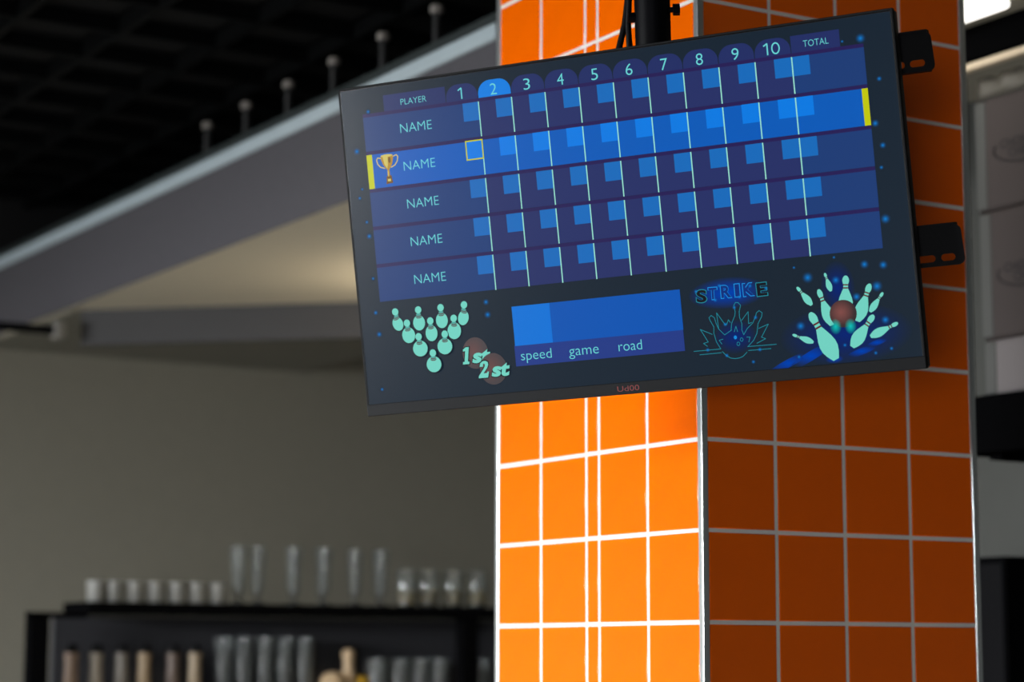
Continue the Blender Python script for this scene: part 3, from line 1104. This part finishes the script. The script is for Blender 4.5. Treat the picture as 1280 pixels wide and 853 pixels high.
M_FROST = mat('cloudy_glass', (190, 190, 185), rough=0.35, trans=.65)
TUMBLER = lathe_mesh('tumbler', [(0, 0), (.027, 0), (.029, .003), (.032, .070), (.0305, .070), (.0275, .010), (0, .009)], M_FROST)
STEM_B = lathe_mesh('bowl', [(.004, .030), (.016, .036), (.021, .055), (.025, .120), (.031, .202), (.0297, .202), (.0237, .120), (.0195, .056), (.014, .042), (0, .038)], M_GLASS)
STEM_S = lathe_mesh('foot', [(0, 0), (.030, 0), (.029, .004), (.012, .009), (.007, .016), (.006, .028), (.008, .0305), (0, .031)], M_GLASS)
HIGH = lathe_mesh('highball_glass', [(0, 0), (.026, 0), (.028, .003), (.034, .225), (.0325, .225), (.027, .012), (0, .010)], M_GLASS)
LOWG = lathe_mesh('rocks_glass', [(0, 0), (.033, 0), (.036, .004), (.039, .150), (.0375, .150), (.034, .014), (0, .012)], M_GLASS)
AMB_G = lathe_mesh('glass', [(0, 0), (.030, 0), (.034, .004), (.042, .060), (.040, .115), (.034, .135), (.0325, .135), (.0385, .114), (.0405, .060), (.033, .008), (0, .007)], M_GLASS)
AMB_L = lathe_mesh('amber_fill', [(0, .009), (.031, .009), (.0385, .058), (0, .058)], mat('amber_drink', (136, 112, 48), rough=.4))

o7 = ['leftmost', 'second from left', 'third from left', 'fourth from left', 'fifth from left', 'sixth from left', 'rightmost']


def ordinal(k, n):
    return o7[k] if k < n - 1 else 'rightmost'


xs = [2.646, 2.708, 2.783, 2.858, 2.937, 3.011, 3.088]
for k, x in enumerate(xs):
    o = link('tumbler', TUMBLER)
    o.location = (x, 7.06, TOPZ)
    tag(o, 'small clear tumbler on the bar shelf top, %s of the short row' % ordinal(k, 7), 'glass', 'short tumblers on the bar shelf top')
xs = [3.167, 3.24, 3.379, 3.498, 3.623, 3.73]
for k, x in enumerate(xs):
    t = tag(empty('footed_glass', (x, 7.06, TOPZ)), 'tall footed glass in the front row on the bar shelf top, %s' % ordinal(k, 6), 'glass', 'front footed glasses')
    link('bowl', STEM_B, t)
    link('foot', STEM_S, t)
xs = [3.40, 3.515, 3.745]
for k, x in enumerate(xs):
    t = tag(empty('footed_glass', (x + .03, 7.165, TOPZ)), 'tall footed glass in the rear row on the bar shelf top, %s' % ['leftmost', 'middle', 'rightmost'][k], 'glass', 'rear footed glasses')
    link('bowl', STEM_B, t)
    link('foot', STEM_S, t)
xs = [3.835, 3.925, 4.03, 4.132]
for k, x in enumerate(xs):
    t = tag(empty('amber_glass', (x, 7.06, TOPZ)), 'short glass with amber bottom beside the footed glasses, %s' % ordinal(k, 4), 'glass', 'amber glasses on the bar shelf top')
    link('glass', AMB_G, t)
    link('amber_fill', AMB_L, t)
xs = [3.143, 3.218, 3.300, 3.376, 3.455]
for k, x in enumerate(xs):
    o = link('highball_glass', HIGH)
    o.location = (x, 7.12, LOWZ)
    tag(o, 'tall straight glass on the lower bar shelf beside the bottles, %s' % ordinal(k, 5), 'glass', 'tall glasses on the lower shelf')
xs = [3.736, 3.830, 3.915, 3.996, 4.175]
for k, x in enumerate(xs):
    o = link('rocks_glass', LOWG)
    o.location = (x, 7.10, LOWZ)
    tag(o, 'wide clear glass at the right of the lower bar shelf, %s' % ordinal(k, 5), 'glass', 'wide glasses on the lower shelf')
# bottles
BB = [(0, 0), (.036, 0), (.039, .006), (.039, .030), (.034, .050), (.0235, .066), (.0215, .130), (.0215, .150), (.0245, .153), (.0235, .170), (0, .170)]
BC = [(0, .170), (.017, .170), (.017, .196), (.014, .199), (0, .199)]
tone = [('tan bottle', (150, 128, 112)), ('gold and silver bottle', (146, 136, 122)), ('grey bottle', (112, 106, 98)), ('golden tan bottle', (146, 126, 100)), ('dim brown bottle', (92, 78, 70)), ('pale golden bottle', (150, 134, 112))]
for k, x in enumerate([2.582, 2.669, 2.76, 2.841, 2.946, 3.026]):
    t = tag(empty('bottle', (x, 7.10, LOWZ)), '%s with black cap on the lower bar shelf, %s' % (tone[k][0], ordinal(k, 6)), 'bottle', 'bottles on the lower shelf')
    MB().lathe(BB, n=20).build('bottle_body', mat('bottle_tone_%d' % k, tone[k][1], rough=.45, metal=.1), t, True)
    MB().lathe(BC, n=16).build('cap', M_BLACK, t, True)
# small tan and yellow ornament
orn = tag(empty('ornament', (3.605, 7.1, LOWZ)), 'small tan and yellow ornament among the glasses on the lower bar shelf', 'ornament')
mt_ = mat('tan_ceramic', (176, 152, 120), rough=.5)
MB().lathe([(0, 0), (.05, 0), (.056, .03), (.05, .075), (.03, .100), (0, .106)], x=-.045).build('body', mt_, orn, True)
MB().lathe([(0, .0), (.028, .0), (.026, .09), (.018, .12), (.019, .150), (.024, .166), (.018, .182), (0, .186)], x=.016).build('neck', mt_, orn, True)
MB().lathe([(0, 0), (.024, 0), (.027, .05), (.022, .085), (0, .092)], x=.067).build('yellow_piece', mat('yellow_paint', (204, 160, 22), rough=.5), orn, True)

# warm globe lamp over the bar, behind the television as seen from here
pd = tag(empty('pendant_lamp', (3.45, 6.0, 2.42)), 'warm white globe lamp hanging over the bar', 'lamp')
MB().tube((0, 0, .055), (0, 0, DZ0 - 2.42), .004, n=8).build('cord', M_BLACK, pd)
pm = bpy.data.materials.new('warm_globe')
pm.use_nodes = True
pbb = pm.node_tree.nodes['Principled BSDF']
pbb.inputs['Emission Color'].default_value = lin((255, 238, 208))
pbb.inputs['Emission Strength'].default_value = 68
MB().lathe([(.06 * math.sin(math.pi * k / 12), -.06 * math.cos(math.pi * k / 12)) for k in range(13)], n=20).build('globe', pm, pd, True)
